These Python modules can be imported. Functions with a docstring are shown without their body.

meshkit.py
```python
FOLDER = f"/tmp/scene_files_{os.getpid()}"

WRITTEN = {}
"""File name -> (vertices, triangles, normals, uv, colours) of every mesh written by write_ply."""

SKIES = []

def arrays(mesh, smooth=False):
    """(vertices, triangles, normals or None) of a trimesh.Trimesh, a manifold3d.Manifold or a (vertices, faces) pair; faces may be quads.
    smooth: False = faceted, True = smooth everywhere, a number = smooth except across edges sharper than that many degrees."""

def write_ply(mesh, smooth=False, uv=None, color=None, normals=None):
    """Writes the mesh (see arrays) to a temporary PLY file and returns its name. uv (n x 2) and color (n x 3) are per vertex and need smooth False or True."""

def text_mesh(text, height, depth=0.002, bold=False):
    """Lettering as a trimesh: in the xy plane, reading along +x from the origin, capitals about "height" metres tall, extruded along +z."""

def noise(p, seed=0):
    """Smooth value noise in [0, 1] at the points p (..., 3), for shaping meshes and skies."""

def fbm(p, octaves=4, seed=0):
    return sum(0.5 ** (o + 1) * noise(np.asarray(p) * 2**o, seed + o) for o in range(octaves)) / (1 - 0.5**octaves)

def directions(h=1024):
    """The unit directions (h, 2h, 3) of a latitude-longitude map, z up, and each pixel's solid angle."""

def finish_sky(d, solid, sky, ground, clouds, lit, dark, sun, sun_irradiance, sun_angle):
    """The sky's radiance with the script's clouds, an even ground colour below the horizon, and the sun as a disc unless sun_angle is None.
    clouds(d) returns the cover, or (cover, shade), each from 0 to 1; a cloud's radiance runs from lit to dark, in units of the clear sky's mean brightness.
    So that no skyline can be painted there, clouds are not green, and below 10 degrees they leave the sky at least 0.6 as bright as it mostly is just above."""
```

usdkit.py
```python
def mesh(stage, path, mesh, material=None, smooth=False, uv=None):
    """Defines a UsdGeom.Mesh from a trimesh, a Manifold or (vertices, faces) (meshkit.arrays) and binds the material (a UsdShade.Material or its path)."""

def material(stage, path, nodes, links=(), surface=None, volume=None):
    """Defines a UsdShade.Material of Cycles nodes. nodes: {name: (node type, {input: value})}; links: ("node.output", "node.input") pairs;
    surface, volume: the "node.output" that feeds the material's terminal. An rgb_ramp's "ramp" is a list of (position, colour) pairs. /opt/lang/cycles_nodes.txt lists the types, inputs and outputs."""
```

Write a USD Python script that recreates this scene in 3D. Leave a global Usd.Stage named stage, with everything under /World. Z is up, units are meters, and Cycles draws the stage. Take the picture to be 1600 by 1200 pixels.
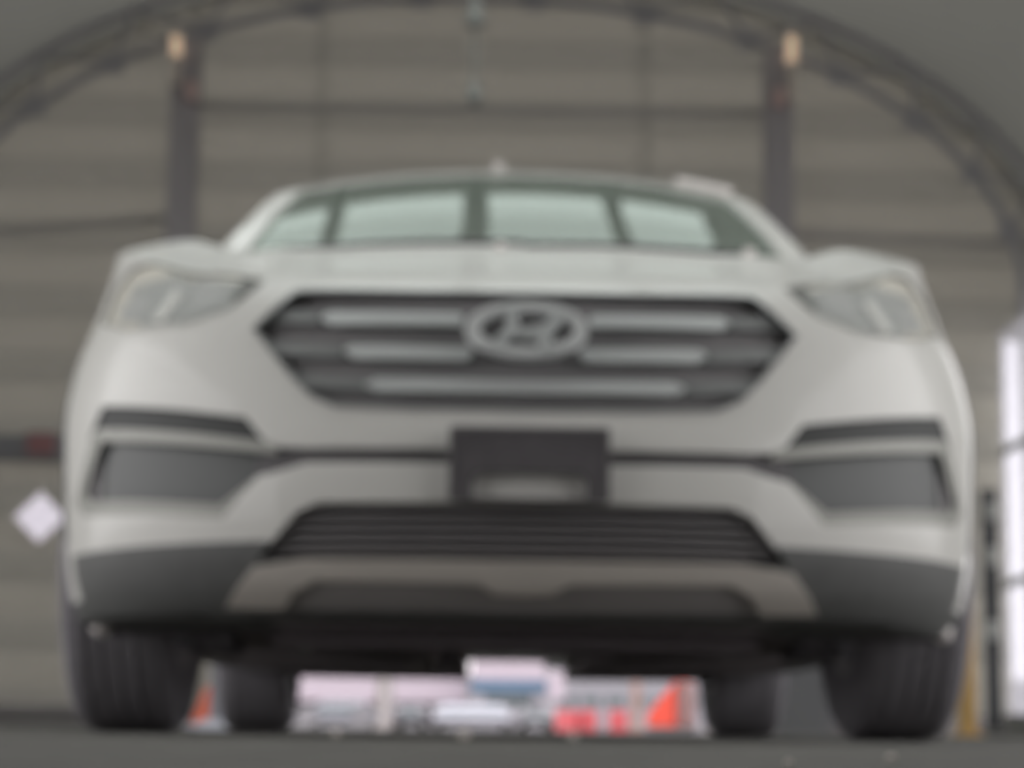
import math, random
import numpy as np, trimesh, manifold3d as m3
import usdkit, meshkit
from pxr import Usd, UsdGeom, UsdLux, UsdShade, Gf, Sdf, Vt
from scipy.interpolate import PchipInterpolator
Manifold, CrossSection = m3.Manifold, m3.CrossSection

stage = Usd.Stage.CreateInMemory()
UsdGeom.SetStageUpAxis(stage, UsdGeom.Tokens.z)
UsdGeom.SetStageMetersPerUnit(stage, 1.0)
UsdGeom.Xform.Define(stage, '/World')
UsdGeom.Scope.Define(stage, '/World/Looks')

# ------------------------------------------------------------------ camera
F_PX = 3242.0                                   # focal length in pixels of the 1600 wide frame
CAM = np.array([-0.073, -3.48, 0.018])          # a small camera lying on the ground
YAW, PITCH, ROLL = math.radians(0.795), math.atan(538 / F_PX), 0.0118
f0 = np.array([math.sin(YAW) * math.cos(PITCH), math.cos(YAW) * math.cos(PITCH), math.sin(PITCH)])
r0 = np.array([math.cos(YAW), -math.sin(YAW), 0.0])
u0 = np.cross(r0, f0)
CR = math.cos(ROLL) * r0 + math.sin(ROLL) * u0
CU = -math.sin(ROLL) * r0 + math.cos(ROLL) * u0
cam = UsdGeom.Camera.Define(stage, '/World/camera')
cam.AddTransformOp().Set(Gf.Matrix4d(*CR, 0, *CU, 0, *(-f0), 0, *CAM, 1))
cam.CreateHorizontalApertureAttr(36.0)
cam.CreateVerticalApertureAttr(27.0)
cam.CreateFocalLengthAttr(F_PX / 1600 * 36.0)
cam.CreateClippingRangeAttr(Gf.Vec2f(0.02, 400))
cam.CreateFocusDistanceAttr(0.36)               # focused far too near: everything is soft
cam.CreateFStopAttr(23.5)
EXPOSURE = 0.0
cam.CreateExposureAttr(EXPOSURE)

# ------------------------------------------------------------------ overcast sky
dome = UsdLux.DomeLight.Define(stage, '/World/sky')
dome.CreateIntensityAttr(0.86)
dome.CreateColorAttr(Gf.Vec3f(0.98, 0.965, 0.965))

# ------------------------------------------------------------------ helpers
def ray(u, v):
    d = f0 + CR * ((u - 800) / F_PX) - CU * ((v - 600) / F_PX)
    return d
def at_y(u, v, y):
    """The point where the sight line of pixel u, v meets the plane at depth y."""
    d = ray(u, v)
    return CAM + d * ((y - CAM[1]) / d[1])
def at_z(u, v, z):
    d = ray(u, v)
    return CAM + d * ((z - CAM[2]) / d[2])

used = {}
def numbered(path):
    n = used.get(path, 0)
    used[path] = n + 1
    return path if n == 0 else f'{path}_{n:03d}'
ORIGIN = {}
def thing(name, label, cat, loc=(0, 0, 0), group=None):
    path = numbered('/World/' + name)
    x = UsdGeom.Xform.Define(stage, path)
    x.AddTranslateOp().Set(Gf.Vec3d(*map(float, loc)))
    ORIGIN[path] = np.array(loc, float)
    p = x.GetPrim()
    p.SetCustomDataByKey('label', label); p.SetCustomDataByKey('category', cat)
    if group: p.SetCustomDataByKey('group', group)
    return path
def obj(name, mesh, mat, parent=None, smooth=30, label=None, kind=None, cat=None, group=None):
    """One Mesh prim; its mesh is given in world metres."""
    path = numbered((parent or '/World') + '/' + name)
    o = np.zeros(3) if parent is None else ORIGIN[parent]
    v, f, n = meshkit.arrays(mesh, smooth)
    v = v - o
    m = usdkit.mesh(stage, path, (v, f), MATS[mat])
    if n is not None:
        m.CreateNormalsAttr(Vt.Vec3fArray.FromNumpy(n.astype(np.float32))); m.SetNormalsInterpolation('vertex')
    ORIGIN[path] = o
    p = m.GetPrim()
    for k, t in (('label', label), ('kind', kind), ('category', cat), ('group', group)):
        if t: p.SetCustomDataByKey(k, t)
    return path
def arr(mesh):
    v, f, _ = meshkit.arrays(mesh, False)
    return trimesh.Trimesh(v, f, process=False)
def join(ms):
    return trimesh.util.concatenate([arr(m) for m in ms])
def bx(x0, x1, y0, y1, z0, z1, r=0.0):
    if r <= 0:
        return Manifold.cube((x1 - x0, y1 - y0, z1 - z0)).translate((x0, y0, z0))
    r = min(r, (x1 - x0) / 2.01, (y1 - y0) / 2.01, (z1 - z0) / 2.01)
    s = Manifold.sphere(r, 8)
    return Manifold.batch_hull([s.translate((x, y, z)) for x in (x0 + r, x1 - r) for y in (y0 + r, y1 - r) for z in (z0 + r, z1 - r)])
def bar(a, b, r, n=10):
    """A round bar from a to b."""
    a, b = np.array(a, float), np.array(b, float)
    return trimesh.creation.cylinder(radius=r, segment=(a, b), sections=n)
def path_tube(pts, r, n=8):
    out = [bar(pts[i], pts[i + 1], r, n) for i in range(len(pts) - 1)]
    out += [trimesh.creation.icosphere(1, r).apply_translation(p) for p in pts[1:-1]]
    return join(out)
def rot_bar(a, b, w, h):
    """A square-section bar from a to b, w wide in x-z, h deep in y."""
    a, b = np.array(a, float), np.array(b, float)
    d = b - a; L = np.linalg.norm(d); d /= L
    side = np.cross(d, [0, 1, 0]); side /= np.linalg.norm(side)
    up = np.cross(side, d)
    m = trimesh.creation.box((w, h, L))
    T = np.eye(4); T[:3, 0], T[:3, 1], T[:3, 2], T[:3, 3] = side, up, d, (a + b) / 2
    m.apply_transform(T)
    return m
def cylz(x, y, z0, z1, r0, r1=None, n=32):
    return Manifold.cylinder(z1 - z0, r0, r0 if r1 is None else r1, n).translate((x, y, z0))

# ------------------------------------------------------------------ materials
MATS = {}
def mat(name, color, rough=0.5, metal=0.0, coat=0.0, var=0.0, scale=6.0, bump=0.0, emit=0.0, spec=0.5):
    p = {'roughness': rough, 'metallic': metal, 'coat_weight': coat, 'specular_ior_level': spec}
    nodes, links = {'p': ('principled_bsdf', p)}, []
    if emit:
        p['emission_color'], p['emission_strength'] = color, emit
    c = np.array(color, float)
    if var or bump:
        nodes['g'] = ('texture_coordinate', {})
        nodes['n'] = ('noise_texture', {'scale': scale, 'detail': 4.0})
        links.append(('g.object', 'n.vector'))
    if var:
        nodes['r'] = ('rgb_ramp', {'ramp': [(0.25, c * (1 - var)), (0.75, np.minimum(c * (1 + var), 1))]})
        links += [('n.fac', 'r.fac'), ('r.color', 'p.base_color')]
    else:
        p['base_color'] = color
    if bump:
        nodes['b'] = ('bump', {'strength': bump, 'distance': 0.01})
        links += [('n.fac', 'b.height'), ('b.normal', 'p.normal')]
    MATS[name] = usdkit.material(stage, '/World/Looks/' + name, nodes, links, surface='p.BSDF')
def pane(name, tint, ior=1.5, rough=0.0, gloss=(1, 1, 1)):
    MATS[name] = usdkit.material(stage, '/World/Looks/' + name,
        {'f': ('fresnel', {'IOR': ior}), 'o': ('geometry', {}), 'w': ('math', {'math_type': 'subtract', 'value1': 1.0}), 'x': ('math', {'math_type': 'multiply'}),
         't': ('transparent_bsdf', {'color': tint}), 'g': ('glossy_bsdf', {'color': gloss, 'roughness': rough}), 'm': ('mix_closure', {})},
        [('o.backfacing', 'w.value2'), ('f.fac', 'x.value1'), ('w.value', 'x.value2'), ('x.value', 'm.fac'), ('t.BSDF', 'm.closure1'), ('g.BSDF', 'm.closure2')], surface='m.closure')
def fabric(name, color, through, rough=0.8, mixf=0.5):
    """Coated tent cloth or thin plastic sheet that lets part of the light through."""
    MATS[name] = usdkit.material(stage, '/World/Looks/' + name,
        {'d': ('diffuse_bsdf', {'color': color}), 't': ('translucent_bsdf', {'color': through}), 'm': ('mix_closure', {'fac': mixf})},
        [('d.BSDF', 'm.closure1'), ('t.BSDF', 'm.closure2')], surface='m.closure')

mat('white_paint', (0.74, 0.73, 0.70), 0.4, coat=0.3)
mat('black_plastic', (0.12, 0.112, 0.12), 0.55, var=0.1, scale=40)
mat('grey_plastic', (0.135, 0.137, 0.136), 0.5, var=0.1, scale=40)
mat('skid_grey', (0.34, 0.32, 0.315), 0.6)
mat('grille_grey', (0.25, 0.24, 0.246), 0.55)
mat('grille_black', (0.21, 0.198, 0.206), 0.5)
mat('chrome', (0.78, 0.81, 0.81), 0.4, metal=0.4)
mat('emblem_chrome', (0.82, 0.84, 0.84), 0.4, metal=0.2)
mat('slat_dark', (0.34, 0.35, 0.35), 0.35, metal=0.4)
mat('silver_trim', (0.72, 0.67, 0.62), 0.45, metal=0.3)
mat('trim_grey', (0.33, 0.33, 0.305), 0.45, metal=0.2)
mat('lamp_housing', (0.6, 0.61, 0.61), 0.4, metal=0.2)
mat('lamp_inner', (0.5, 0.515, 0.51), 0.4)
mat('tip_grey', (0.20, 0.205, 0.195), 0.5)
mat('lamp_rim', (0.84, 0.81, 0.74), 0.4)
mat('lamp_strip', (0.86, 0.86, 0.84), 0.35)
mat('vent_grey', (0.035, 0.037, 0.037), 0.6)
mat('fog_glass', (0.052, 0.057, 0.057), 0.45, coat=0.05)
mat('rubber', (0.29, 0.275, 0.30), 0.75, var=0.1, scale=30)
mat('alloy', (0.45, 0.45, 0.46), 0.35, metal=0.9)
mat('dark_metal', (0.55, 0.50, 0.54), 0.6, metal=0.3)
mat('raw_metal', (0.36, 0.33, 0.31), 0.45, metal=0.7)
mat('cabin_dark', (0.18, 0.185, 0.175), 0.8)
mat('cabin_beige', (0.30, 0.30, 0.27), 0.8)
mat('tail_red', (0.4, 0.02, 0.02), 0.2)
mat('asphalt', (0.105, 0.10, 0.092), 0.9, var=0.22, scale=9, bump=0.3, spec=0.25)
mat('concrete', (0.20, 0.20, 0.185), 0.9, var=0.1, scale=7)
mat('wall_cladding', (0.50, 0.485, 0.45), 0.75, var=0.05, scale=0.8)
mat('wall_dark', (0.12, 0.12, 0.115), 0.8)
mat('wall_seam', (0.42, 0.41, 0.38), 0.8)
mat('base_dark', (0.28, 0.26, 0.26), 0.8)
mat('truss_steel', (0.46, 0.45, 0.48), 0.6)
mat('post_steel', (0.46, 0.43, 0.45), 0.6)
mat('girt_steel', (0.56, 0.535, 0.52), 0.7)
mat('beam_steel', (0.5, 0.53, 0.49), 0.7)
mat('beige_metal', (0.80, 0.71, 0.65), 0.6)
mat('pinkish_box', (0.75, 0.56, 0.54), 0.6)
mat('pale_grey', (0.50, 0.52, 0.50), 0.6)
mat('pendant_grey', (0.36, 0.37, 0.355), 0.6)
mat('pale_clamp', (0.42, 0.43, 0.40), 0.6)
mat('frame_dark', (0.07, 0.073, 0.075), 0.6)
mat('sign_glow_white', (0.86, 0.80, 0.90), 0.5, emit=0.62)  # glow added to brighten the diamond face, no lamp behind it
mat('sign_red', (0.40, 0.20, 0.21), 0.6)
mat('rail_dark', (0.27, 0.265, 0.285), 0.6)
mat('bollard_yellow', (0.60, 0.38, 0.13), 0.55, var=0.08, scale=8)
mat('cone_orange', (0.75, 0.15, 0.08), 0.5)
mat('cone_white', (0.62, 0.62, 0.70), 0.5)
mat('cone_band', (0.30, 0.30, 0.34), 0.45)
mat('tent_white', (0.50, 0.425, 0.49), 0.7)
mat('tent_grey', (0.30, 0.285, 0.32), 0.7)
mat('kiosk_blue', (0.075, 0.15, 0.245), 0.6)
mat('car_white', (0.36, 0.355, 0.42), 0.3, coat=0.5)
mat('car_silver', (0.24, 0.24, 0.28), 0.35, coat=0.5)
mat('car_dark', (0.05, 0.05, 0.065), 0.35, coat=0.3)
mat('car_glass', (0.10, 0.12, 0.13), 0.12)
mat('red_paint', (0.72, 0.075, 0.045), 0.4)
mat('red_shade', (0.14, 0.022, 0.018), 0.45)  # red with the shade of the van side put into it
mat('barrel_red', (0.62, 0.12, 0.14), 0.5)
mat('pole_brown', (0.33, 0.20, 0.17), 0.6)
mat('pole_grey', (0.38, 0.34, 0.34), 0.6)
mat('sheet_grey', (0.26, 0.26, 0.265), 0.7)
mat('glint', (0.55, 0.50, 0.46), 0.6)
mat('glint_white', (0.9, 0.84, 0.82), 0.4)  # pale colour for painted glints and the corner reflectors
pane('side_glass', (0.25, 0.28, 0.27), 1.52)
pane('lamp_glass', (0.985, 0.985, 0.98), 1.3)
pane('skylight_pane', (0.80, 0.83, 0.82), 1.45)
def hazed(name, base, haze, amount):
    """The pane material BASE with an added diffuse haze that lifts its dark parts."""
    tint, ior, gloss = base
    MATS[name] = usdkit.material(stage, '/World/Looks/' + name,
        {'f': ('fresnel', {'IOR': ior}), 'o': ('geometry', {}), 'w': ('math', {'math_type': 'subtract', 'value1': 1.0}), 'x': ('math', {'math_type': 'multiply'}),
         't': ('transparent_bsdf', {'color': tint}), 'd': ('diffuse_bsdf', {'color': haze}), 'n': ('mix_closure', {'fac': amount}),
         'g': ('glossy_bsdf', {'color': gloss, 'roughness': 0.0}), 'm': ('mix_closure', {})},
        [('o.backfacing', 'w.value2'), ('f.fac', 'x.value1'), ('w.value', 'x.value2'), ('x.value', 'm.fac'),
         ('t.BSDF', 'n.closure1'), ('d.BSDF', 'n.closure2'), ('n.closure', 'm.closure1'), ('g.BSDF', 'm.closure2')], surface='m.closure')
hazed('windscreen_glass', ((0.60, 0.66, 0.63), 1.5, (0.71, 0.775, 0.735)), (0.55, 0.60, 0.54), 0.28)  # diffuse haze added to lift the dark parts of the glass
fabric('roof_cloth', (0.30, 0.30, 0.285), (0.42, 0.42, 0.40))
MATS['screen_sheet'] = usdkit.material(stage, '/World/Looks/screen_sheet',
    {'t': ('transparent_bsdf', {'color': (0.66, 0.655, 0.69)}), 'd': ('translucent_bsdf', {'color': (0.95, 0.94, 0.96)}), 'm': ('mix_closure', {'fac': 0.3})},
    [('t.BSDF', 'm.closure1'), ('d.BSDF', 'm.closure2')], surface='m.closure')

# ================================================================== THE SETTING
YB = 15.9                                       # end wall
YT = 15.2                                       # arch truss and posts
XC = at_y(740 + 4, 200, YT)[0]                  # axis of the hall
ZF = 0.0
# ground, inside and outside
obj('floor', bx(-40, 40, -14, YB + 0.3, -0.3, 0), 'asphalt', kind='structure', smooth=False)
obj('ground', bx(-140, 140, YB + 0.3, 190, -0.35, -0.02), 'asphalt', kind='structure', smooth=False)

# the hall's vault: half ellipse on short walls
AX, SPR, BZ = 5.66, 3.95, 3.42
YR0, YR1 = -9.0, YB + 0.25
def vault(y0, y1, a, b, t, phi0=0.0, phi1=math.pi, n=48):
    ph = np.linspace(phi0, phi1, n + 1)
    pts = [(XC + a * math.cos(p), SPR + b * math.sin(p)) for p in ph] + [(XC + (a + t) * math.cos(p), SPR + (b + t) * math.sin(p)) for p in ph[::-1]]
    cs = CrossSection([np.array(pts)], m3.FillRule.NonZero)
    return cs.extrude(y1 - y0).rotate((90, 0, 0)).translate((0, y1, 0))
roof = vault(YR0, YR1, AX, BZ, 0.05)
# skylights either side of the ridge
SKY_X = [(-3.6, -1.60), (-1.44, -0.18), (0.06, 1.185), (1.345, 2.25)]
HOOD_X = [(-3.6, -1.60), (-1.44, -0.18), (0.06, 1.185), (1.345, 3.6)]  # second, unseen set of skylights, added to brighten the hood
SKY_Y = (5.0, 9.6)
HOOD_Y = (-1.8, 4.0)
for x0, x1 in SKY_X:
    roof -= bx(XC + x0, XC + x1, SKY_Y[0], SKY_Y[1], SPR + 0.5, 12)
for x0, x1 in HOOD_X:
    roof -= bx(XC + x0, XC + x1, HOOD_Y[0], HOOD_Y[1], SPR + 0.5, 12)
obj('ceiling', roof, 'roof_cloth', kind='structure')
k = 0
for yy, xx in ((SKY_Y, SKY_X), (HOOD_Y, HOOD_X)):
    for x0, x1 in xx:
        k += 1
        p = vault(yy[0] - 0.05, yy[1] + 0.05, AX + 0.055, BZ + 0.055, 0.012) ^ bx(XC + x0 - 0.06, XC + x1 + 0.06, yy[0] - 1, yy[1] + 1, SPR + 0.5, 12)
        obj(f'window_{k}', p, 'skylight_pane', kind='structure')
# side walls, open towards the front for daylight
for nm, s, parts_ in (('wall_left', -1, [(YR0, -5.6), (3.8, YR1)]), ('wall_right', 1, [(YR0, -5.6), (3.0, 8.6)])):
    xa, xb = sorted((XC + s * AX, XC + s * (AX + 0.08)))
    obj(nm, join([bx(xa, xb, y0, y1, 0, SPR) for y0, y1 in parts_]), 'wall_cladding', kind='structure', smooth=False)
# unseen end wall, added dark to dim the bumper middle; daylight enters both sides
ph_ = np.linspace(0, math.pi, 33)
wf_cs = CrossSection([np.array([(XC + AX * math.cos(p), SPR + BZ * math.sin(p)) for p in ph_] + [(XC - AX, 0), (XC + AX, 0)])], m3.FillRule.NonZero)
obj('wall_front_unseen', wf_cs.extrude(0.1).rotate((90, 0, 0)).translate((0, YR0, 0)), 'wall_dark', kind='structure', smooth=False)

fabric('wall_cloth', (0.50, 0.485, 0.45), (0.80, 0.785, 0.75))
fabric('wall_cloth_shade', (0.48, 0.468, 0.437), (0.72, 0.71, 0.682))  # same cloth, darker to carry the belly shading
fabric('wall_lining', (0.5, 0.5, 0.48), (0.85, 0.84, 0.82), mixf=0.8)
# end wall: horizontal sheets with a doorway in the middle
DX0, DX1 = at_y(432, 1100, YB)[0], at_y(1196, 1100, YB)[0]
DZ = 2.7
CX0, CZ = at_y(1569, 600, YB)[0], 3.75   # open corner behind the white screen
wb = bx(XC - AX - 0.1, XC + AX + 0.1, YB + 0.12, YB + 0.2, 0, 7.2) - bx(DX0, DX1, YB - 1, YB + 1, -1, DZ) - bx(CX0, 9, YB - 1, YB + 1, -1, CZ)
WB = obj('wall_back', wb, 'wall_lining', kind='structure', smooth=False)
PANEL_H = 0.315                                 # alternate sheets carry the belly shading as lighter and darker cloth
rows = [(0.19, 0.15, 1)] + [(5.38 + k_ * PANEL_H, PANEL_H, k_ % 2) for k_ in range(-16, 6)]
seams = [XC - AX - 0.1, at_y(300, 300, YB)[0], at_y(505, 100, YB)[0], at_y(1008, 100, YB)[0], at_y(1215, 300, YB)[0], XC + AX + 0.1]
rng = random.Random(3)
for z, ph_, tone in rows:
    prof = []                                   # a sheet that bellies out a little towards the room
    for i in range(7):
        t = i / 6
        prof.append((-(0.03 * math.sin(math.pi * t) ** 1.0), z + 0.001 + t * (ph_ - 0.002)))
    poly = np.array(prof + [(0.012, prof[-1][1]), (0.012, prof[0][1])])
    cs = CrossSection([poly], m3.FillRule.Positive)
    if cs.area() <= 0: cs = CrossSection([poly[::-1]], m3.FillRule.Positive)
    for xa, xb in zip(seams[:-1], seams[1:]):
        dy = rng.uniform(-0.004, 0.004)
        m = cs.extrude(xb - xa)
        # profile (y, z) extruded along x
        m = m.transform(np.array([[0, 0, 1, xa], [1, 0, 0, YB + dy], [0, 1, 0, 0]], float))
        if z < DZ:
            m -= bx(DX0 - 0.05, DX1 + 0.05, YB - 1, YB + 1, -1, DZ)
        if z < CZ:
            m -= bx(CX0, 9, YB - 1, YB + 1, -1, CZ)
        if not m.is_empty() and m.volume() > 1e-4:
            obj('panel', m, 'wall_cloth_shade' if tone else 'wall_cloth', WB, smooth=25)
# dark base board of the end wall
for nm, xa, xb in (('baseboard_left', XC - AX, DX0 - 0.1), ('baseboard_right', DX1 + 0.1, CX0)):
    obj(nm, bx(xa, xb, YB - 0.11, YB - 0.03, 0, 0.185, 0.01), 'base_dark', kind='structure')
# door lining
obj('trim_1', join([bx(DX0 - 0.1, DX0, YB - 0.12, YB + 0.22, 0, DZ + 0.1), bx(DX1, DX1 + 0.1, YB - 0.12, YB + 0.22, 0, DZ + 0.1), bx(DX0, DX1, YB - 0.12, YB + 0.22, DZ, DZ + 0.1)]), 'truss_steel', kind='structure', smooth=False)

# arch truss in front of the end wall
tr = thing('arch_truss', 'dark steel lattice arch curving over the end wall, two chords with zigzag webs', 'truss', (XC, YT, 0))
SC = (YT - CAM[1]) / F_PX
A1, B1, Z1 = 880 * SC, 474 * SC, (1138 - 432) * SC * 1.0
A2, B2 = A1 + 0.43, B1 + 0.43
def arch_pt(a, b, p, dy=0.0):
    return np.array([XC + a * math.cos(p), YT + dy, Z1 + b * math.sin(p)])
PH = np.linspace(0, math.pi, 57)
obj('inner_chord', path_tube([np.array([XC + A1, YT, 0])] + [arch_pt(A1, B1, p) for p in PH] + [np.array([XC - A1, YT, 0])], 0.047), 'truss_steel', tr)
obj('outer_chord', path_tube([np.array([XC + A2, YT, 0])] + [arch_pt(A2, B2, p) for p in PH] + [np.array([XC - A2, YT, 0])], 0.047), 'truss_steel', tr)
WEB = np.linspace(0, math.pi, 31)
for i in range(30):
    a = arch_pt(A1, B1, WEB[i]) if i % 2 == 0 else arch_pt(A2, B2, WEB[i])
    b = arch_pt(A2, B2, WEB[i + 1]) if i % 2 == 0 else arch_pt(A1, B1, WEB[i + 1])
    obj('web_strut', bar(a, b, 0.025, 8), 'truss_steel', tr)
for i in range(1, 30, 2):
    obj('gusset_plate', bx(-0.1, 0.1, YT - 0.012, YT + 0.012, -0.1, 0.1).rotate((0, 0, 0)).translate(tuple(arch_pt(A1, B1, WEB[i + 1] if i < 29 else WEB[i]) * np.array([1, 0, 1]))), 'truss_steel', tr)

# two steel posts under the arch
def steel_post(u, label, ztop):
    x = at_y(u, 230, YT)[0]
    t = thing('steel_post', label, 'post', (x, YT, 0))
    w = 44 * SC
    obj('column', join([bx(x - w / 2, x + w / 2, YT - 0.11, YT - 0.09, 0, ztop), bx(x - w / 2, x + w / 2, YT + 0.09, YT + 0.11, 0, ztop), bx(x - 0.05, x + 0.05, YT - 0.1, YT + 0.1, 0, ztop)]), 'post_steel', t, smooth=False)
    obj('base_plate', bx(x - 0.2, x + 0.2, YT - 0.2, YT + 0.2, 0, 0.025), 'post_steel', t, smooth=False)
    return x
def top_of(u): 
    x = at_y(u, 230, YT)[0]
    return Z1 + B1 * math.sqrt(max(0, 1 - ((x - XC) / A1) ** 2)) - 0.05
PXL = steel_post(287, 'dark steel post left of the car carrying an added warm glowing strip', top_of(287))
PXR = steel_post(1216, 'dark steel post right of the car carrying an added warm glowing strip', top_of(1216))

# girts: thin steel rails along the wall
def girt(name, pts, label, r=0.045):
    obj(name, path_tube(pts, r), 'girt_steel', cat='rail', label=label)
girt('wall_girt', [at_y(300, 166, YT + 0.3), at_y(1205, 179, YT + 0.3)], 'thin level steel rail high across the wall between the two posts')
girt('wall_girt', [at_y(-60, 367, YT + 0.3), at_y(262, 340, YT + 0.3)], 'thin steel rail sloping down to the left of the left post')
girt('wall_girt', [at_y(1240, 364, YT + 0.3), at_y(1640, 388, YT + 0.3)], 'thin steel rail sloping down to the right of the right post')

# ridge beam and roof purlins seen mirrored in the windscreen
for i, (x, w, lab) in enumerate(((-1.52, 0.16, 'dark roof purlin left of the ridge beam'), (-0.06, 0.24, 'thick dark ridge beam along the top of the roof'), (1.265, 0.16, 'dark roof purlin right of the ridge beam'))):
    z = SPR + BZ * math.sqrt(1 - (x / AX) ** 2)
    obj('roof_beam', bx(XC + x - w / 2, XC + x + w / 2, YR0, YB - 0.1, z - 0.16, z - 0.01), 'beam_steel', cat='beam', label=lab, smooth=False)

# glowing strips and boxes added for sunlit patches on the posts
def glow_strip(u0_, v0, v1, u1_, label, boxl):
    y = YT - 0.16
    p0, p1 = at_y(u0_, v0, y), at_y(u1_, v1, y)
    mid = p0 + (p1 - p0) * 0.42
    x = p0[0]
    t = thing('glow_strip', label, 'lamp', (x, y, p1[2]))
    obj('tube', bar(p0, mid, 0.05, 16), 'sun_patch_glow', t, label='upper tube with added warm glow')
    obj('cover', bar(mid, p1, 0.045, 16), 'beige_metal', t)
    obj('end_cap', bar(p0 - [0, 0, 0.0], p0 + [0, 0, 0.06], 0.055, 16), 'beige_metal', t)
    s = PXL + 22 * SC * -1 if x < 0 else PXR + 22 * SC
    for q in (0.1, 0.9):
        c = p0 + (p1 - p0) * q
        obj('bracket', bx(min(c[0], s), max(c[0], s), y + 0.02, y + 0.045, c[2] - 0.015, c[2] + 0.015), 'post_steel', t)
mat('sun_patch_glow', (1.0, 0.74, 0.52), 0.5, emit=0.4)  # warm glow added for sunlit steel on the posts
glow_strip(275, 58, 132, 275, 'pale vertical strip with added warm glow for a sunlit patch on the left post', '')
glow_strip(1237, 58, 155, 1237, 'pale vertical strip with added warm glow for a sunlit patch on the right post', '')
for u, v, lab in ((299, 141, 'small pinkish box added for the lower sunlit patch on the left post'), (1217, 152, 'small pinkish box added for the lower sunlit patch on the right post')):
    c = at_y(u, v, YT - 0.175)
    t = thing('sun_patch_box', lab, 'box', (c[0], c[1], c[2] - 0.09))  # box added where a lower pinkish sunlit patch shows
    obj('body', bx(c[0] - 0.055, c[0] + 0.055, c[1] - 0.04, c[1] + 0.05, c[2] - 0.09, c[2] + 0.09, 0.012), 'pinkish_box', t)
    obj('lid', bx(c[0] - 0.045, c[0] + 0.045, c[1] - 0.052, c[1] - 0.038, c[2] - 0.08, c[2] + 0.08, 0.006), 'pinkish_box', t)

# pendant under the ridge beam
c0, c1 = at_y(741, 18, 11.0), at_y(741, 143, 11.0)
t = thing('pendant_lamp', 'pale pendant lamp hanging on a thin rod from the ridge above the car', 'lamp', (XC, 11.0, c1[2]))
xq = c1[0]
obj('rod', bar((xq, 11, c1[2]), (xq, 11, SPR + BZ - 0.1), 0.013, 8), 'pendant_grey', t)
obj('junction', cylz(xq, 11, c0[2] - 0.1, c0[2] + 0.08, 0.08, 0.04, 20), 'pendant_grey', t)
obj('shade', cylz(xq, 11, c1[2] - 0.06, c1[2] + 0.07, 0.065, 0.03, 20), 'pendant_grey', t)
obj('bulb', trimesh.creation.icosphere(2, 0.04).apply_translation((xq, 11, c1[2] - 0.07)), 'pendant_grey', t)

# left of the car: rail with red sign, white diamond
ra, rb = at_y(-80, 696, YB - 0.2), at_y(135, 694, YB - 0.2)
t = thing('cable_tray', 'dark horizontal cable tray low on the wall left of the car', 'tray', (ra[0], YB - 0.2, ra[2]))
obj('tray', bx(ra[0], rb[0], YB - 0.24, YB - 0.05, ra[2] - 0.12, ra[2] - 0.10), 'rail_dark', t, smooth=False)
obj('side_rail', bx(ra[0], rb[0], YB - 0.26, YB - 0.24, ra[2] - 0.13, ra[2] + 0.10), 'rail_dark', t, smooth=False)
obj('side_rail', bx(ra[0], rb[0], YB - 0.08, YB - 0.06, ra[2] - 0.13, ra[2] + 0.10), 'rail_dark', t, smooth=False)
c = at_y(64, 693, YB - 0.3)
t = thing('red_sign', 'faded red rectangular sign on the dark cable tray left of the car', 'sign', tuple(c))
obj('plate', bx(c[0] - 0.13, c[0] + 0.13, c[1], c[1] + 0.02, c[2] - 0.10, c[2] + 0.10, 0.008), 'sign_red', t)
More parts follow.
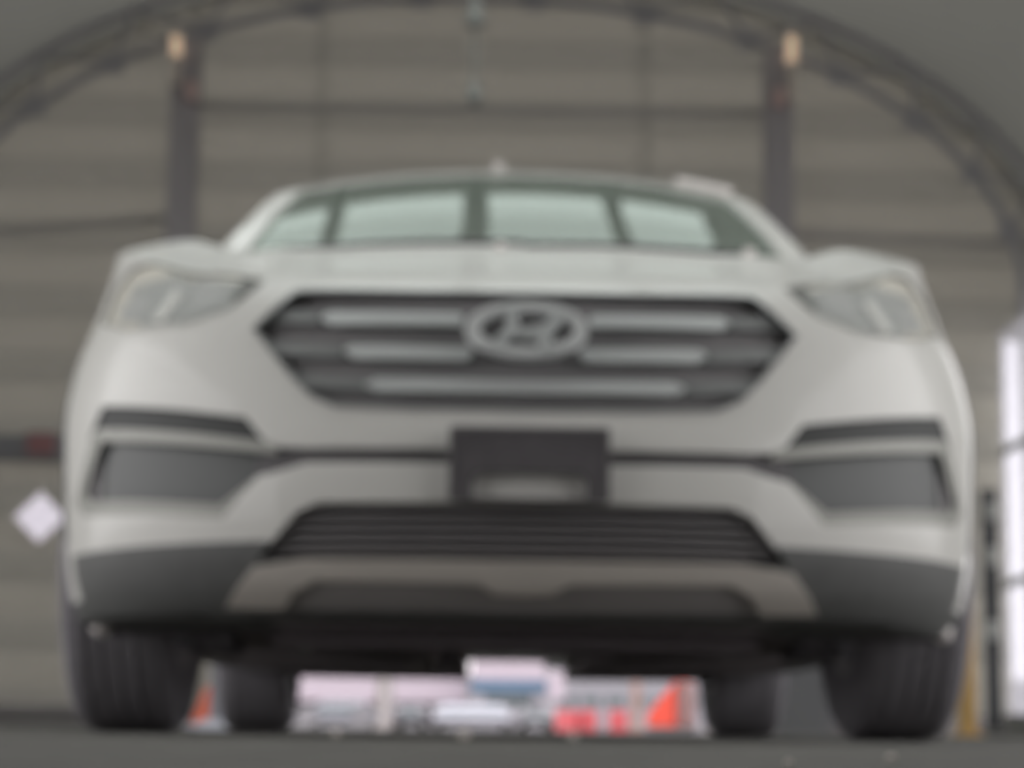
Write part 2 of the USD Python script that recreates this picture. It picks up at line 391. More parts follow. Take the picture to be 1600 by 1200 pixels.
obj('rim', (bx(c[0] - 0.14, c[0] + 0.14, c[1] + 0.004, c[1] + 0.03, c[2] - 0.11, c[2] + 0.11) - bx(c[0] - 0.125, c[0] + 0.125, c[1] - 1, c[1] + 1, c[2] - 0.095, c[2] + 0.095)), 'rail_dark', t)
c = at_y(62, 808, YB - 0.16)
t = thing('diamond_sign', 'white diamond-shaped sign with added glow on the wall left of the car', 'sign', tuple(c))
s = 40 * (YB - 0.2 - CAM[1]) / F_PX / math.sqrt(2)
obj('plate', bx(-s, s, 0, 0.012, -s, s, 0.02).rotate((0, 45, 0)).translate(tuple(c)), 'sign_glow_white', t)
obj('backing', bx(-s * 0.9, s * 0.9, 0.012, 0.1, -s * 0.9, s * 0.9).rotate((0, 45, 0)).translate(tuple(c)), 'rail_dark', t)

# right: white translucent screen in a dark frame, running towards the camera
XS = 4.42
def at_x(u, v, x):
    d = ray(u, v); return CAM + d * ((x - CAM[0]) / d[0])
e_top, e_bot = at_x(1561, 520, XS), at_x(1563, 1118, XS)
s1, s2 = at_x(1566, 707, XS), at_x(1566, 914, XS)
YE = e_top[1]; YN = YE - 4.5
t = thing('screen_wall', 'bright white translucent screen of stacked sheets at the right edge', 'screen', (XS, YE, 0))
zt, zb = e_top[2], e_bot[2]
zz = [zb, s2[2], s1[2], zt]
for za, zc in zip(zz[:-1], zz[1:]):
    obj('sheet', bx(XS - 0.006, XS + 0.006, YN, YE, za + 0.012, zc - 0.012), 'screen_sheet', t, smooth=False)
for za in zz[1:3]:
    obj('rail', bx(XS - 0.02, XS + 0.02, YN, YE, za - 0.03, za + 0.03), 'pale_clamp', t, smooth=False)
obj('sill', bx(XS - 0.04, XS + 0.04, YN, YE, 0, zb), 'concrete', t, smooth=False)
pa = at_y(1537, 900, YE + 0.06)[0]; pb = at_y(1560, 900, YE + 0.06)[0]
t = thing('frame_post', 'dark slim post with pale clamps beside the white screen', 'post', (pa, YE + 0.06, 0))
pt = at_y(1548, 765, YE + 0.06)[2]
obj('post', bx(pa, pb, YE + 0.02, YE + 0.12, 0, pt, 0.01), 'frame_dark', t)
for v in (800, 870, 985):
    c = at_y(1550, v, YE)
    obj('clamp', bx(c[0] - 0.055, c[0] + 0.055, YE - 0.03, YE + 0.02, c[2] - 0.085, c[2] + 0.085, 0.03), 'pale_clamp', t)
c = at_y(1512, 1146, 12.2)
t = thing('bollard', 'ochre yellow bollard standing just right of the white car', 'bollard', (c[0], 12.2, 0))
obj('pipe', cylz(c[0], 12.2, 0, 1.25, 0.072), 'bollard_yellow', t)
obj('cap', arr(Manifold.sphere(0.072, 24).scale((1, 1, 0.5)).translate((c[0], 12.2, 1.25))), 'bollard_yellow', t)
obj('base_flange', cylz(c[0], 12.2, 0, 0.02, 0.12), 'bollard_yellow', t)
ka = at_y(1530, 1120, 14.0)
obj('kerb', bx(ka[0], XS - 0.06, 9.0, YE - 0.06, 0, 0.05, 0.02), 'concrete', label='low pale concrete kerb along the right wall under the white screen', cat='kerb')

# grey ribbed sheet standing behind the car at the right of the doorway
ga, gb = at_y(1212, 1000, 14.6), at_y(1300, 1000, 14.6)
t = thing('sheet_panel', 'grey ribbed metal sheet seen under the car between the right wheels', 'panel', ((ga[0] + gb[0]) / 2, 14.6, 0))
n = 9
for i in range(n):
    xa = ga[0] + (gb[0] - ga[0]) * i / n; xb = ga[0] + (gb[0] - ga[0]) * (i + 1) / n
    obj('rib', bx(xa + 0.004, xb - 0.004, 14.58 if i % 2 else 14.6, 14.63, 0.0, 1.2), 'sheet_grey', t, smooth=False)
obj('back', bx(ga[0], gb[0], 14.62, 14.65, 0.0, 1.2), 'sheet_grey', t, smooth=False)

# white marker post and small orange cone behind the left rear wheel
cy = 5.7
cx = at_y(340, 1140, cy)[0]
t = thing('slim_post', 'pale slim post on a white foot beside the left rear wheel', 'post', (cx, cy, 0))
obj('foot', cylz(cx, cy, 0, 0.04, 0.095, 0.08), 'cone_white', t)
obj('shaft', cylz(cx, cy, 0.04, 0.62, 0.04, 0.034), 'cone_band', t)
obj('cap', arr(Manifold.sphere(0.034, 16).scale((1, 1, 0.5)).translate((cx, cy, 0.62))), 'cone_band', t)
cy = 6.1
cx = at_y(324, 1140, cy)[0]
t = thing('traffic_cone', 'small orange traffic cone left of the pale slim post', 'cone', (cx, cy, 0))
obj('base', bx(cx - 0.09, cx + 0.09, cy - 0.09, cy + 0.09, 0, 0.025, 0.01), 'cone_white', t, label='pale square base')
obj('body', cylz(cx, cy, 0.022, 0.15, 0.078, 0.03), 'cone_orange', t)
obj('tip', cylz(cx, cy, 0.15, 0.19, 0.03, 0.012), 'cone_orange', t)

# ================================================================== THE CAR
def pch(pts):
    a = np.array(pts, float); f = PchipInterpolator(a[:, 0], a[:, 1])
    return lambda x: f(np.clip(x, a[0, 0], a[-1, 0]))
Wz = pch([(0.15, .88), (.2, .90), (.3, .908), (.5, .924), (.6, .931), (.7, .922), (.8, .902), (.9, .888), (.95, .885), (1.0, .888), (1.05, .85), (1.10, .765), (1.2, .725), (1.35, .682), (1.45, .65), (1.55, .612), (1.66, .52)])
Pz = pch([(0.15, .16), (.2, .10), (.25, .035), (.32, .005), (.40, .0), (.5, .012), (.56, .026), (.65, .05), (.76, .09), (.80, .12), (.9, .2), (1.0, .3), (1.6, .9)])
Rz = pch([(0.15, 4.5), (.25, 4.6), (.4, 4.69), (.6, 4.70), (.9, 4.66), (1.1, 4.6), (1.3, 4.52), (1.6, 4.4)])
LF, PF, LR_ = 0.75, 2.55, 0.45
_W = Wz
Wz = lambda z: _W(z) * 0.992
def fascia_y(x, z):
    s = np.clip(np.abs(x) / Wz(z), 0, 1)
    return Pz(z) + LF * (1 - np.sqrt(np.maximum(0, 1 - s ** PF)))
def on_fascia(u, v):
    y = 0.1
    for _ in range(60):
        p = at_y(u, v, y)
        y = 0.5 * y + 0.5 * float(fascia_y(p[0], p[2]))
    return at_y(u, v, y)
def outline(z, n=100, m=40):
    W, P, R = float(Wz(z)), float(Pz(z)), float(Rz(z))
    ph = np.linspace(0, math.pi, n)
    ph = ph - 0.35 * np.sin(2 * ph) / 2 * 0.0
    c, s = np.cos(ph), np.sin(ph)
    fx = -W * np.sign(c) * np.abs(c) ** (2 / PF); fy = P + LF * (1 - s)
    q = np.linspace(0, math.pi, m)
    rx = W * np.sign(np.cos(q)) * np.abs(np.cos(q)) ** (2 / 4.0); ry = R - LR_ * (1 - np.sin(q))
    return np.column_stack([np.r_[fx, rx], np.r_[fy, ry]])
def stack(zlist):
    rings = [outline(z) for z in zlist]
    n = len(rings[0]); V, T = [], []
    for z, r in zip(zlist, rings):
        V.append(np.column_stack([r, np.full(n, z)]))
    V = np.vstack(V)
    for k_ in range(len(zlist) - 1):
        for i in range(n):
            j = (i + 1) % n
            a, b, c_, d = k_ * n + i, k_ * n + j, (k_ + 1) * n + j, (k_ + 1) * n + i
            T += [(a, b, c_), (a, c_, d)]
    V = np.vstack([V, [0, 2.3, zlist[0]], [0, 2.3, zlist[-1]]])
    o = len(zlist) * n
    for i in range(n):
        j = (i + 1) % n
        T.append((o, j, i)); T.append((o + 1, o - n + i, o - n + j))
    return Manifold(m3.Mesh(V.astype(np.float32), np.array(T, np.uint32)))
def solid(m):
    return m if m.volume() > 0 else Manifold(m3.Mesh(m.to_mesh().vert_properties, m.to_mesh().tri_verts[:, ::-1].copy()))
BODY0 = solid(stack(list(np.linspace(0.2, 1.64, 64))))
Hc = pch([(-.1, .70), (.05, .74), (.09, .765), (.13, .785), (.2, .815), (.4, .875), (.7, .955), (1.0, 1.042), (1.15, 1.092), (1.25, 1.118), (1.33, 1.15), (1.6, 1.31), (1.9, 1.46), (2.05, 1.525), (2.2, 1.565), (2.5, 1.60), (2.9, 1.61), (3.6, 1.585), (4.15, 1.51), (4.3, 1.44), (4.62, 1.05), (4.7, .98), (4.9, .95)])
Bf = pch([(-.1, 0), (1.25, 0.0), (1.5, .03), (2.0, .05), (4.9, .05)])
def Hxy(x, y):
    h = Hc(y)
    roofw = np.clip((y - 1.2) / 0.3, 0, 1)
    crown = 0.064 * roofw * (np.abs(x) / 0.62) ** 2.2
    hood = (1 - roofw) * (0.02 * np.exp(-((np.abs(x) - .78) / .09) ** 2) - 0.012 * np.exp(-((np.abs(x) - .64) / .05) ** 2))
    front = np.clip(1 - (y - 0.1) / 0.7, 0, 1) * 0.0
    bow = np.where(y < 1.3, 0.10 * np.abs(x) ** 2, 0)      # the hood's front edge sweeps back
    return h - crown + hood - bow * np.clip(1 - (y - .1) / .6, 0, 1) * 0.3
def heightfield(dz=0.0, x0=-1.1, x1=1.1, y0=-0.1, y1=4.9, nx=67, ny=170, zb=-0.2, dyy=0.0):
    xs = np.linspace(x0, x1, nx); ys = np.linspace(y0, y1, ny)
    X, Y = np.meshgrid(xs, ys, indexing='ij'); Z = Hxy(X, Y - dyy) + dz
    top = np.column_stack([X.ravel(), Y.ravel(), Z.ravel()]); bot = np.column_stack([X.ravel(), Y.ravel(), np.full(X.size, zb)])
    V = np.vstack([top, bot]); o = X.size; T = []
    I = lambda i, j: i * ny + j
    for i in range(nx - 1):
        for j in range(ny - 1):
            a, b, c_, d = I(i, j), I(i + 1, j), I(i + 1, j + 1), I(i, j + 1)
            T += [(a, b, c_), (a, c_, d), (o + a, o + c_, o + b), (o + a, o + d, o + c_)]
    edge = [(I(i, 0), I(i + 1, 0)) for i in range(nx - 1)] + [(I(nx - 1, j), I(nx - 1, j + 1)) for j in range(ny - 1)] + [(I(i + 1, ny - 1), I(i, ny - 1)) for i in range(nx - 1)] + [(I(0, j + 1), I(0, j)) for j in range(ny - 1)]
    for a, b in edge:
        T += [(a, o + a, o + b), (a, o + b, b)]
    return solid(Manifold(m3.Mesh(V.astype(np.float32), np.array(T, np.uint32))))
HF = heightfield()
FULL = BODY0 ^ HF
def prism_xz(poly, y0=-0.6, y1=1.25):
    """A prism along y whose section is a polygon of (x, z)."""
    p = np.array(poly, float)
    cs = CrossSection([p], m3.FillRule.NonZero)
    return cs.extrude(y1 - y0).rotate((90, 0, 0)).translate((0, y1, 0))
def mir(poly):
    return [(-x, z) for x, z in poly][::-1]
def rounded(poly, r=0.012):
    cs = CrossSection([np.array(poly, float)], m3.FillRule.NonZero).offset(-r, m3.JoinType.Round, 2, 16).offset(2 * r, m3.JoinType.Round, 2, 16).offset(-r, m3.JoinType.Round, 2, 16)
    return cs.to_polygons()[0]
SHELLS = {}
def shifted(d):
    d = round(d, 4)
    if d not in SHELLS: SHELLS[d] = FULL.translate((0, d, 0))
    return SHELLS[d]
def inlay(poly, d, t):
    """A sheet t thick that follows the car's front at offset d (positive = set into it), cut to the outline."""
    P = prism_xz(poly) if not isinstance(poly, Manifold) else poly
    return P ^ (shifted(d) - shifted(d + t))
def recess(poly, depth):
    return prism_xz(poly) - shifted(depth)
def px(pts, side=0):
    """Outline in pixels -> (x, z) on the car's front. side: -1 traced on the left (x kept)."""
    out = [on_fascia(u, v) for u, v in pts]
    return [(p[0], p[2]) for p in out]
def both(left, right):
    """Left outline and right outline (right given in mirrored order) averaged to one symmetric outline, returned for the left."""
    a, b = np.array(px(left)), np.array(px(right))
    return [((x - x2) / 2, (z + z2) / 2) for (x, z), (x2, z2) in zip(a, b)]

# ---- outlines traced from the photograph
GR = both([(824, 452), (640, 453), (470, 456), (440, 478), (396, 514), (455, 588), (490, 622), (530, 640), (640, 642), (824, 643)],
          [(826, 452), (1000, 454), (1183, 460), (1212, 483), (1249, 525), (1195, 592), (1165, 624), (1128, 640), (1000, 643), (826, 643)])
grille_poly = GR + [(-x, z) for x, z in GR[::-1]]
HLL = both([(418, 438), (335, 412), (268, 406), (214, 420), (186, 462), (166, 512), (205, 522), (300, 508), (368, 484)],
           [(1224, 449), (1305, 424), (1372, 420), (1424, 434), (1452, 474), (1470, 522), (1440, 530), (1345, 520), (1278, 492)])
HLI = both([(398, 443), (330, 436), (262, 433), (206, 452), (204, 490), (222, 513), (296, 503), (362, 480)],
           [(1244, 455), (1312, 448), (1376, 445), (1426, 462), (1434, 498), (1416, 520), (1348, 514), (1282, 488)])
HTIP = both([(412, 441), (372, 432), (380, 446), (362, 462), (366, 474)], [(1230, 451), (1268, 443), (1262, 457), (1280, 474), (1276, 484)])
STR = both([(276, 452), (288, 462), (254, 507), (238, 505)], [(1364, 462), (1350, 470), (1382, 514), (1398, 512)])
FOGT = both([(168, 640), (386, 655), (416, 692), (420, 700), (150, 692)], [(1475, 647), (1258, 661), (1228, 698), (1226, 706), (1496, 700)])
FOGB = both([(154, 677), (430, 694), (438, 712), (352, 812), (140, 812), (130, 790)], [(1486, 683), (1214, 700), (1206, 716), (1292, 818), (1500, 820), (1512, 800)])
FOGI = both([(166, 696), (440, 712), (436, 724), (348, 793), (148, 789), (140, 775)], [(1478, 702), (1204, 716), (1210, 728), (1296, 797), (1490, 795), (1498, 783)])
BAND = both([(410, 698), (480, 702), (824, 703), (824, 726), (480, 726), (440, 739), (400, 749)], [(1232, 704), (1165, 707), (826, 705), (826, 726), (1165, 728), (1206, 742), (1246, 752)])
LOW = both([(824, 786), (500, 788), (468, 802), (408, 880), (824, 880)], [(826, 786), (1150, 790), (1182, 806), (1242, 882), (826, 880)])
low_poly = LOW + [(-x, z) for x, z in LOW[::-1]]
SKO = both([(824, 878), (480, 878), (405, 890), (378, 925), (364, 955), (430, 957), (824, 960)], [(826, 878), (1170, 880), (1246, 893), (1272, 930), (1286, 960), (1220, 960), (826, 960)])
skid_poly = SKO + [(-x, z) for x, z in SKO[::-1]]
SKH = both([(824, 932), (780, 930), (755, 914), (500, 911), (468, 928), (450, 964), (824, 966)], [(826, 932), (870, 930), (895, 914), (1150, 913), (1182, 930), (1200, 966), (826, 966)])
SKI = SKH + [(-x, z) for x, z in SKH[::-1]]

car = thing('car', 'white sport utility car facing the camera with a chrome-barred grille', 'car', (0, 2.35, 0))
CLAD_Z = float(np.mean([on_fascia(200, 862)[2], on_fascia(1440, 866)[2]]))
body = FULL
# wheel arches
AXF, AXR, WR = 0.94, 3.64, 0.369
for y in (AXF, AXR):
    for s in (-1, 1):
        arch = Manifold.cylinder(0.6, 0.415, 0.415, 48).rotate((0, 90, 0)).translate((0.56 if s > 0 else -1.16, y, WR))
        body -= arch
# cabin
cab = heightfield(-0.055) ^ BODY0.scale((0.90, 0.96, 1)).translate((0, 0.09, 0)) ^ bx(-1, 1, 1.30, 4.50, 0.45, 2)
body -= cab
# engine bay and underside kept closed; window openings
WS = [(-0.678, 1.33), (0.678, 1.33), (0.572, 2.06), (0.3, 2.10), (0, 2.115), (-0.3, 2.10), (-0.572, 2.06)]
ws_cut = CrossSection([np.array(WS)], m3.FillRule.NonZero).extrude(1.2).translate((0, 0, 0.9))
body -= ws_cut ^ heightfield(0.2) - heightfield(-0.09)
def prism_yz(poly, x0, x1):
    cs = CrossSection([np.array(poly, float)], m3.FillRule.NonZero)
    return cs.extrude(x1 - x0).transform(np.array([[0, 0, 1, x0], [1, 0, 0, 0], [0, 1, 0, 0]], float))
SIDE = [[(1.95, 1.06), (2.66, 1.06), (2.66, 1.40), (2.25, 1.38)], [(2.76, 1.06), (3.55, 1.07), (3.52, 1.41), (2.76, 1.41)], [(3.66, 1.08), (4.12, 1.12), (4.05, 1.34), (3.64, 1.40)]]
cuts = []
for poly in SIDE:
    c_ = prism_yz(poly, -1.2, 1.2)
    cuts.append(c_); body -= c_
rw_cut = prism_xz([(-.52, 1.12), (.52, 1.12), (.46, 1.36), (-.46, 1.36)], 4.2, 5.2)
body -= rw_cut
# recesses of the front
for poly, dp in ((grille_poly, 0.036), (low_poly, 0.06)):
    body -= recess(poly, dp)
for poly, dp in ((HLL, 0.05), (FOGT, 0.008), (FOGB, 0.03), (BAND, 0.02)):
    for q in (poly, mir(poly)):
        body -= recess(q, dp)
lower, upper = None, None
low_zone = bx(-2, 2, -1, 0.46, 0, CLAD_Z) + bx(-2, 2, -1, 6, 0, 0.245)
upper, lower = body - low_zone, body ^ low_zone
under_zone = bx(-0.45, 0.45, 0.22, 4.5, 0.1, 0.244) + bx(-0.8, 0.8, 0.62, 4.5, 0.1, 0.244)
underbody, lower = lower ^ under_zone, lower - under_zone
upper = upper - (prism_xz(skid_poly))
lower = lower - recess(skid_poly, 0.03)
channel = bx(-0.12, 0.17, 1.05, 5.0, 0.1, 0.272) + bx(0.17, 0.25, 1.05, 5.0, 0.1, 0.250)
underbody, lower, upper = underbody - channel, lower - channel, upper - channel
obj('body', upper, 'white_paint', car, smooth=35)
obj('lower_cladding', lower, 'grey_plastic', car, smooth=35, label='dark grey plastic lower bumper and sills')
obj('underbody', underbody, 'dark_metal', car, label='underside with its colour lifted for lens flare')  # metal made paler to stand in for the lens veil
# doors' shut lines and handles are on the sides
for s in (-1, 1):
    for y in (2.55, 3.42):
        x = s * (float(Wz(.93)) + 0.012)
        obj('door_handle', bx(min(x - .012, x + .012), max(x - .012, x + .012), y - 0.09, y + 0.09, .915, .945, .01), 'white_paint', car)
    x = s * (float(Wz(.93)))
    for y in (AXF, AXR):
        ring = (Manifold.cylinder(2.4, 0.435, 0.435, 48) - Manifold.cylinder(2.4, 0.412, 0.412, 48)).rotate((0, 90, 0)).translate((-1.2, y, WR))
        side = ring ^ (FULL.scale((1.004, 1, 1)) - FULL) ^ bx(0.5 if s > 0 else -1.2, 1.2 if s > 0 else -0.5, -1, 6, 0.36, 0.95)
        if not side.is_empty(): obj('arch_trim', side, 'grey_plastic', car)

# ---- grille
gp = obj('grille', inlay(grille_poly, 0.032, 0.006), 'grille_grey', car, label='black hexagonal grille with chrome bars')
cs_g = CrossSection([np.array(grille_poly, float)], m3.FillRule.NonZero)
rim_cs = cs_g - cs_g.offset(-0.005, m3.JoinType.Round, 2, 12)
rim = rim_cs.extrude(2).rotate((90, 0, 0)).translate((0, 1.2, 0)) ^ (shifted(-0.004) - shifted(0.06))
obj('grille_frame', rim, 'slat_dark', gp)
def bar_poly(l, r):
    L, R = both(l, r), None
    return L
def slat(l_in, r_in, mat_, name='slat', d=0.004, lab=None, full=False):
    p = both(l_in, r_in)
    if full: p = [(x, z + (0.0028 if z < zm_ else -0.0028)) for zm_ in [np.mean([q[1] for q in p])] for x, z in p]
    else: p = [tuple(q) for q in CrossSection([np.array(p)], m3.FillRule.NonZero).offset(-0.0028, m3.JoinType.Round, 2, 12).to_polygons()[0]]
    if full:
        obj(name, inlay(p + [(-x, z) for x, z in p[::-1]], d, 0.024), mat_, gp, label=lab)
    else:
        for q in (p, mir(p)): obj(name, inlay(q, d, 0.024 - d * 0.4) ^ prism_xz(grille_poly), mat_, gp, label=lab)
# bars one and two end at the emblem, the third runs right across
slat([(515, 486), (722, 487), (730, 494), (726, 509), (520, 510), (500, 500)], [(1135, 491), (928, 490), (920, 498), (924, 512), (1130, 514), (1150, 504)], 'chrome', 'chrome_bar')
slat([(404, 480), (515, 486), (500, 500), (520, 510), (495, 507), (396, 506)], [(1244, 486), (1135, 491), (1150, 504), (1130, 514), (1155, 512), (1250, 512)], 'slat_dark', d=0.014)
slat([(550, 538), (738, 540), (745, 548), (735, 564), (556, 563), (535, 550)], [(1100, 542), (912, 542), (905, 550), (915, 566), (1094, 566), (1115, 553)], 'chrome', 'chrome_bar')
slat([(400, 531), (550, 538), (535, 550), (556, 563), (530, 562), (416, 558)], [(1246, 536), (1100, 542), (1115, 553), (1094, 566), (1120, 564), (1230, 562)], 'slat_dark', d=0.014)
slat([(824, 592), (590, 591), (572, 600), (592, 615), (824, 616)], [(826, 592), (1060, 592), (1078, 602), (1058, 616), (826, 616)], 'chrome', 'chrome_bar', full=True)
slat([(446, 583), (590, 591), (572, 600), (592, 615), (560, 612), (466, 608)], [(1202, 586), (1060, 592), (1078, 602), (1058, 616), (1090, 614), (1184, 610)], 'slat_dark', d=0.014)
# emblem: oval ring and slanted letter
ec = on_fascia(825, 522)
SE = (ec[1] - CAM[1]) * math.hypot(1, 0.0) / F_PX
ew, eh = 97 * SE, 46 * SE * 1.02
def ell(a, b, n=64, cx_=0, cz_=0):
    t_ = np.linspace(0, 2 * math.pi, n, endpoint=False)
    return np.column_stack([cx_ + a * np.cos(t_), cz_ + b * np.sin(t_)])
OUT = CrossSection([ell(ew, eh)], m3.FillRule.NonZero)
INN = CrossSection([ell(ew - 22 * SE, eh - 16 * SE)], m3.FillRule.NonZero)
def E(u, v): return ((u - 825) * SE, (522 - v) * SE)
h_left = CrossSection([np.array([E(791, 482), E(815, 482), E(814, 523), E(806, 532), E(784, 556), E(768, 548), E(780, 532), E(790, 520)])], m3.FillRule.NonZero)
h_right = CrossSection([np.array([E(868, 487), E(892, 494), E(884, 510), E(868, 530), E(864, 562), E(842, 562), E(842, 535), E(852, 515)])], m3.FillRule.NonZero)
h_bar = CrossSection([np.array([E(808, 520), E(858, 508), E(862, 520), E(846, 538), E(806, 534)])], m3.FillRule.NonZero)
def plate(cs, dep, back):
    m = cs.extrude(dep)
    m = m.rotate((90, 0, 0)).rotate((-10, 0, 0))
    return m.translate((0.0, ec[1] + back, ec[2]))
emx = obj('emblem', plate(OUT - INN, 0.022, -0.012), 'emblem_chrome', car, label='chrome oval emblem with a slanted letter')
obj('emblem_letter', plate((h_left + h_right).offset(-0.002, m3.JoinType.Round, 2, 8) ^ OUT, 0.026, -0.012), 'chrome', emx)
obj('letter_bar', plate(h_bar ^ OUT, 0.018, -0.006), 'emblem_chrome', emx)
obj('emblem_backing', plate(OUT.offset(-0.004, m3.JoinType.Round, 2, 16), 0.006, 0.004), 'grille_black', emx)

# ---- headlights
for q, f_, nm in ((lambda p: p, -1, ''), (mir, 1, '')):
    HLR = [tuple(p) for p in CrossSection([np.array(q(HLL))], m3.FillRule.NonZero).offset(-0.007, m3.JoinType.Round, 2, 12).to_polygons()[0]]
    hl = obj('headlight', inlay(HLR, 0.014, 0.006), 'lamp_rim', car, label='clear headlight with a pale slanted light strip')
    obj('housing', inlay(q(HLI), 0.0115, 0.005), 'lamp_inner', hl)
    obj('inner_tip', inlay(q(HTIP), 0.010, 0.004), 'tip_grey', hl)
    obj('light_strip', inlay(q(STR), 0.006, 0.006), 'lamp_strip', hl)
    c_ = np.mean(np.array(q(HLI)), 0)
    for dx in (-0.10, 0.06):
        cc = ell(0.036, 0.032, 24, c_[0] + f_ * dx * -1, c_[1] - 0.002)
        obj('projector', inlay([tuple(a_) for a_ in cc], 0.0095, 0.004), 'lamp_housing', hl)
    obj('lens', inlay(q(HLL), 0.001, 0.002), 'lamp_glass', hl)
# ---- fog lamp units, band and lower grille
for q in (lambda p: p, mir):
    obj('upper_vent', inlay(q(FOGT), 0.006, 0.01), 'vent_grey', car)
    fu = obj('fog_lamp_surround', prism_xz(q(FOGB)) ^ (shifted(0.002) - shifted(0.03)) - prism_xz(q(FOGI)), 'trim_grey', car, label='grey trim ring around the fog lamp')
    obj('fog_lamp', inlay(q(FOGI), 0.026, 0.01), 'fog_glass', fu)
    p_ = np.array(q(FOGI)); xo = p_[np.argmax(np.abs(p_[:, 0]))]
    s_ = np.sign(xo[0])
    dark = prism_xz(q(FOGI)) ^ bx(min(xo[0] - s_ * 0.035, xo[0]), max(xo[0] - s_ * 0.035, xo[0]), -1, 2, 0, 2)
    obj('fog_end', inlay(dark, 0.020, 0.01), 'grille_black', fu)
    obj('bumper_band', inlay(q(BAND), 0.014, 0.012), 'black_plastic', car)
lg = obj('lower_grille', inlay(low_poly, 0.055, 0.008), 'grille_black', car, label='black lower grille opening')
zl = [p[1] for p in low_poly]
lp = prism_xz(low_poly)
for zq in np.linspace(min(zl) + 0.018, max(zl) - 0.018, 5):
    obj('grille_bar', lp ^ bx(-1, 1, -1, 2, zq - 0.004, zq + 0.004) ^ (shifted(0.02) - shifted(0.056)), 'grille_black', lg, smooth=False)
sk = obj('skid_plate', (prism_xz(skid_poly) ^ (shifted(-0.012) - shifted(0.035))) - prism_xz(SKI), 'silver_trim', car, label='silver grey skid plate under the lower grille')
obj('skid_inset', inlay(SKI, 0.006, 0.014), 'skid_grey', sk)
# ---- number plate bracket, empty
b0 = [on_fascia(*p) for p in ((702, 671), (702, 785), (951, 674), (951, 785))]
x0_, x1_ = (b0[0][0] + b0[1][0]) / 2, (b0[2][0] + b0[3][0]) / 2
zt_, zb_ = (b0[0][2] + b0[2][2]) / 2, (b0[1][2] + b0[3][2]) / 2
sa, sb = on_fascia(738, 740), on_fascia(916, 740)
PB = CrossSection([np.array([(x0_, zb_), (x1_, zb_), (x1_, zt_), (x0_, zt_)])], m3.FillRule.NonZero).offset(-.006, m3.JoinType.Round, 2, 12).offset(.006, m3.JoinType.Round, 2, 12)
SLOT = CrossSection([np.array([(sa[0], zb_ - 0.03), (sb[0], zb_ - 0.03), (sb[0], sa[2]), (sa[0], sa[2])])], m3.FillRule.NonZero).offset(-.018, m3.JoinType.Round, 2, 16).offset(.018, m3.JoinType.Round, 2, 16)
SLOT = SLOT - CrossSection.square((1, 0.2)).translate((-0.5, zb_ + 0.004 - 0.2))
pbm = (PB - SLOT).extrude(0.02).rotate((90, 0, 0)).translate((0, -0.004, 0))
pl = obj('plate_bracket', pbm, 'black_plastic', car, label='empty black number plate bracket with a wide slot')
obj('bracket_rim', ((PB - PB.offset(-0.006, m3.JoinType.Round, 2, 12)).extrude(0.006).rotate((90, 0, 0)).translate((0, -0.022, 0))) - bx(-1, 1, -1, 1, -1, zb_ + 0.01), 'grille_black', pl)
for x in (x0_ + 0.05, x1_ - 0.05):
    obj('screw', Manifold.cylinder(0.004, 0.006, 0.006, 12).rotate((90, 0, 0)).translate((x, -0.024, zt_ - 0.025)), 'black_plastic', pl)
obj('bracket_mount', bx(x0_ + 0.02, x1_ - 0.02, -0.01, 0.05, zt_ - 0.05, zt_ - 0.01), 'black_plastic', pl)
# ---- parking sensor ends under the bumper corners
for u, v in ((160, 979), (1471, 989)):
    c_ = at_y(u, v, 0.52)
    obj('corner_reflector', trimesh.creation.icosphere(2, 0.02).apply_translation((c_[0], 0.515, c_[2])), 'glint_white', car, label='small pale reflector at the bumper corner')
    obj('air_deflector', bx(min(c_[0], c_[0] - np.sign(c_[0]) * 0.22), max(c_[0], c_[0] - np.sign(c_[0]) * 0.22), 0.53, 0.56, c_[2] - 0.014, c_[2] + 0.04, 0.008), 'black_plastic', car)

# ---- glass
obj('windscreen', ws_cut ^ (heightfield(-0.012) - heightfield(-0.017)), 'windscreen_glass', car, smooth=60, label='green tinted windscreen')
for c_, nm in zip(cuts, ('side_window',) * 3):
    g = c_ ^ (BODY0.scale((0.985, 1, 1)) - BODY0.scale((0.978, 1, 1)))
    for s in (-1, 1):
        obj('side_window', g ^ bx(0 if s > 0 else -2, 2 if s > 0 else 0, -1, 6, 0, 2), 'side_glass', car)
obj('rear_window', rw_cut ^ (BODY0.translate((0, -0.012, 0)) - BODY0.translate((0, -0.018, 0))) ^ bx(-2, 2, 3.5, 6, 0, 2), 'side_glass', car)
# ---- wipers, mirrors, rails, pale stand-ins for glints
def roof_z(x, y): return float(Hxy(np.array(x), np.array(y)))
for xs_ in ((-0.55, 0.02), (0.02, 0.58)):
    pts = [np.array([x, 1.315 + 0.03 * math.sin((x - xs_[0]) / (xs_[1] - xs_[0]) * 2.2), 0]) for x in np.linspace(xs_[0], xs_[1], 8)]
    for p in pts: p[2] = roof_z(p[0], p[1]) + 0.004
    wp = obj('wiper', path_tube(pts, 0.008), 'black_plastic', car)
for s in (-1, 1):
    mm = bx(0.86, 0.965, 1.70, 1.86, 0.99, 1.13, 0.045)
    arm = bx(0.74, 0.88, 1.74, 1.82, 1.0, 1.03, 0.012)
    if s < 0: mm, arm = mm.mirror((1, 0, 0)), arm.mirror((1, 0, 0))
    mp = obj('door_mirror', mm, 'white_paint', car)
    obj('mirror_arm', arm, 'black_plastic', mp)
    rl = [np.array([s * 0.545, y, 0]) for y in np.linspace(2.45, 4.0, 12)]
    for i, p in enumerate(rl): p[2] = roof_z(p[0], p[1]) + (0.03 if 0 < i < 11 else 0.0)
    obj('roof_rail', path_tube(rl, 0.013), 'silver_trim', car)
ja, jb = at_y(782, 381, 1.27), at_y(1171, 400, 1.2)
